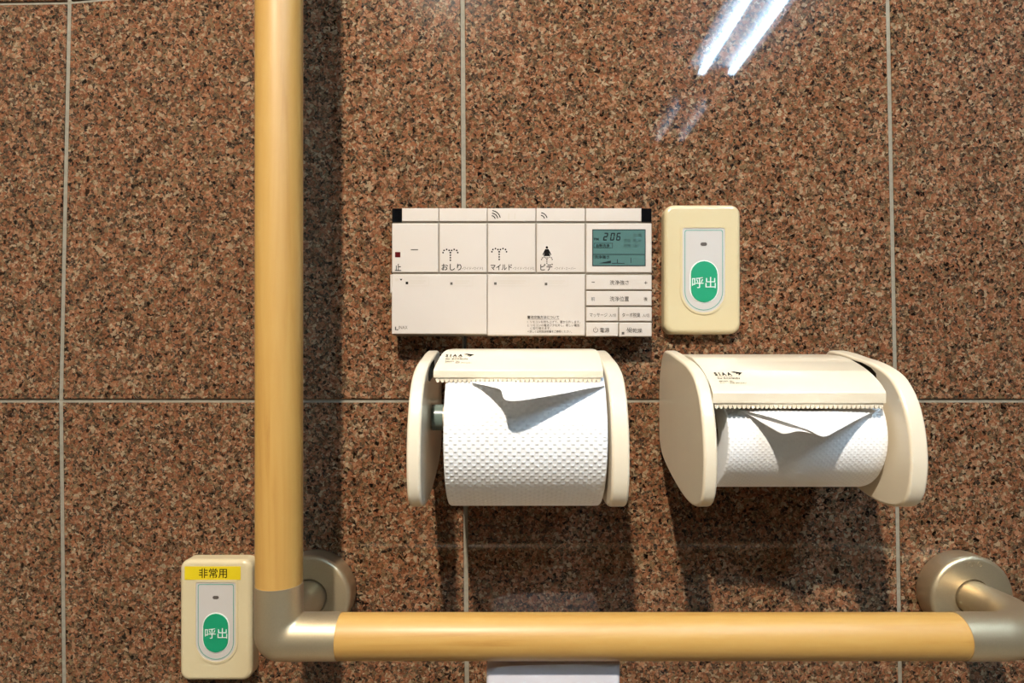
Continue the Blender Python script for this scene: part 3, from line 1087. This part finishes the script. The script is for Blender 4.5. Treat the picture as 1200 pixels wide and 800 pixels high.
def roll(name, x0, x1, yc, zc, r, m, seed, flap_top, flap_low, label, under=None):
    A, B = x0 * P, x1 * P
    t = empty(name, ((A + B) / 2, yc, zc))
    tag(t, label, 'toilet paper', 'toilet paper rolls')
    rnd = random.Random(seed)
    bm = bmesh.new()
    lay = bm.loops.layers.uv.verify()
    SEG, NX = 160, 24
    core = 0.0202
    ed = 0.0016
    stations = [(A, r - ed)] + [(A + ed * (1 - math.cos(math.radians(a))), r - ed + ed * math.sin(math.radians(a))) for a in (30, 60, 90)]
    stations += [(A + ed + (B - A - 2 * ed) * k / NX, r) for k in range(1, NX)]
    stations += [(B - ed * (1 - math.cos(math.radians(a))), r - ed + ed * math.sin(math.radians(a))) for a in (90, 60, 30)] + [(B, r - ed)]
    rings = []
    for x, rr in stations:
        ring = []
        for k in range(SEG):
            a = 2 * math.pi * k / SEG
            q = rr + 0.00035 * math.sin(3 * a + seed) * (rr > r - 0.0005)
            ring.append(bm.verts.new((x, yc - q * math.cos(a), zc + q * math.sin(a))))
        rings.append(ring)
    for i in range(len(rings) - 1):
        for k in range(SEG):
            j = (k + 1) % SEG
            f = bm.faces.new((rings[i][k], rings[i + 1][k], rings[i + 1][j], rings[i][j]))
            c = 2 * math.pi * r / SEG
            for l, (u, v) in zip(f.loops, ((stations[i][0], k * c), (stations[i + 1][0], k * c), (stations[i + 1][0], (k + 1) * c), (stations[i][0], (k + 1) * c))):
                l[lay].uv = (u, v * 1.15)
    # end faces and bore
    for ring, x in ((rings[0], A), (rings[-1], B)):
        inn = [bm.verts.new((x, yc - core * math.cos(2 * math.pi * k / SEG), zc + core * math.sin(2 * math.pi * k / SEG))) for k in range(SEG)]
        for k in range(SEG):
            j = (k + 1) % SEG
            bm.faces.new((ring[k], ring[j], inn[j], inn[k]))
        if x == A: in0 = inn
        else: in1 = inn
    for k in range(SEG):
        j = (k + 1) % SEG
        bm.faces.new((in0[k], in0[j], in1[j], in1[k]))
    finish('paper_roll', bm, m, t, angle=50)
    # cardboard core
    bm = bmesh.new()
    for rr_ in (core - 0.0002, core - 0.0012):
        pass
    R = []
    for x, q in ((A + 0.0004, core - 0.0002), (B - 0.0004, core - 0.0002), (B - 0.0004, core - 0.0012), (A + 0.0004, core - 0.0012)):
        R.append([bm.verts.new((x, yc - q * math.cos(2 * math.pi * k / 48), zc + q * math.sin(2 * math.pi * k / 48))) for k in range(48)])
    for i in range(4):
        for k in range(48):
            j = (k + 1) % 48
            bm.faces.new((R[i][k], R[i][j], R[(i + 1) % 4][j], R[(i + 1) % 4][k]))
    finish('cardboard_core', bm, M['cardboard'], t)
    # loose folded end hanging out under the tear edge
    bm = bmesh.new()
    lay = bm.loops.layers.uv.verify()
    NU, NV = 40, 8
    low = catmull(flap_low, 8, closed=False)

    def at(pts, u):
        s = u * (len(pts) - 1)
        i = min(int(s), len(pts) - 2)
        return Vector(pts[i]).lerp(Vector(pts[i + 1]), s - i)
    top = flap_top
    grid = []
    for i in range(NU + 1):
        u = i / NU
        L_ = at(low, u); T_ = at(top, u)
        row = []
        for j in range(NV + 1):
            v = j / NV
            px = T_.x + (L_.x - T_.x) * v
            py = T_.y + (L_.y - T_.y) * v
            hh = T_.z + (L_.z - T_.z) * (v ** 0.7)
            row.append(bm.verts.new(F(px, py, hh)))
        grid.append(row)
    for i in range(NU):
        for j in range(NV):
            f = bm.faces.new((grid[i][j], grid[i + 1][j], grid[i + 1][j + 1], grid[i][j + 1]))
            for l in f.loops:
                l[lay].uv = (l.vert.co.x, l.vert.co.z)
    o = finish('loose_end', bm, M['flap'], t, angle=60)
    md = o.modifiers.new('thickness', 'SOLIDIFY'); md.thickness = 0.0004; md.offset = 0
    if under:                              # the ply folded back beneath the loose end
        bm = bmesh.new()
        lay = bm.loops.layers.uv.verify()
        up = catmull(under[0], 8, closed=False); lo_ = catmull(under[1], 8, closed=False)
        g = [[bm.verts.new(F(*(at(up, i / 24).lerp(at(lo_, i / 24), j / 4)))) for j in range(5)] for i in range(25)]
        for i in range(24):
            for j in range(4):
                f = bm.faces.new((g[i][j], g[i + 1][j], g[i + 1][j + 1], g[i][j + 1]))
                for l in f.loops:
                    l[lay].uv = (l.vert.co.x, l.vert.co.z)
        o = finish('folded_ply', bm, M['flap'], t, angle=60)
        md = o.modifiers.new('thickness', 'SOLIDIFY'); md.thickness = 0.0004; md.offset = 0
    return t


holder('paper_holder', -95, 106, COVER_UP, -73, 84.5, 6.6 * P, 0.0036,
       'cream paper holder under the control panel, its cover raised by a full roll', taper=0.009)
holder('paper_holder', 172, 374, COVER_LOW, 186, 347, 10.0 * P, 0.0040,
       'cream paper holder below the upper call button, its cover hanging low')

roll('toilet_roll', -62, 86.5, -0.0655, -0.0405, 0.0570, M['paper_dots'], 1,
     [(553, 447, .196), (600, 447, .198), (650, 447, .198), (708, 449, .200)],
     [(553, 448, .212), (564, 450.5, .222), (577, 453.5, .240), (587, 457, .256), (591.5, 468, .268), (606, 469.5, .268), (625, 467, .262), (660, 461, .246), (690, 455, .228), (708, 452, .214)],
     'thick white embossed toilet roll in the holder under the control panel')
roll('toilet_roll', 203, 353.5, -0.0635, -0.0425, 0.0415, M['paper_fine'], 2,
     [(866, 478, .186), (910, 478, .188), (970, 478, .188), (1030, 478, .186)],
     [(866, 480, .192), (880, 483, .203), (900, 488, .217), (925, 496, .232), (948, 504, .243), (965, 511.5, .250), (982, 504, .240), (1002, 493, .220), (1018, 485, .203), (1030, 479, .190)],
     'slimmer white toilet roll in the holder below the upper call button',
     under=([(866, 479, .186), (880, 482, .196), (900, 487, .209), (925, 495, .223), (948, 503, .236), (965, 511, .247)],
            [(867, 480, .188), (880, 487, .200), (897, 497.5, .214), (914, 507, .229), (922, 508, .234), (936, 505, .238), (952, 508, .243), (965, 511.6, .248)]))


# ------------------------------------------------------------------ pale box under the rail
def pale_box():
    hf = 0.173
    t = empty('dispenser_box', (fx(648, hf), 0, fz(980, hf)))
    tag(t, 'pale grey wall box with a curved top edge just below the horizontal rail', 'box')
    xl, xr = fx(570, hf), fx(727, hf)
    top = [(570.0, 786.5), (574, 783.6), (584, 781.6), (600, 780.0), (620, 779.0), (645, 778.4), (680, 778.0), (727, 778.0)]
    pts = [(fx(x, hf), fz(y, hf)) for x, y in top]
    poly = pts + [(xr, fz(960, hf)), (xl, fz(960, hf))]
    bm = bmesh.new()
    bm_prism(bm, poly, 0.0, -hf * D, bevel=0.003, seg=4)
    finish('housing', bm, M['sheet'], t, 45, wn=True)
    bm = bmesh.new()
    bm_prism(bm, rrect(xl + 0.012, xr - 0.012, fz(950, hf), fz(905, hf), 0.004), -hf * D + 0.002, -hf * D - 0.0012, bevel=0.0006)
    finish('front_flap', bm, M['sheet'], t, 45, wn=True)


pale_box()
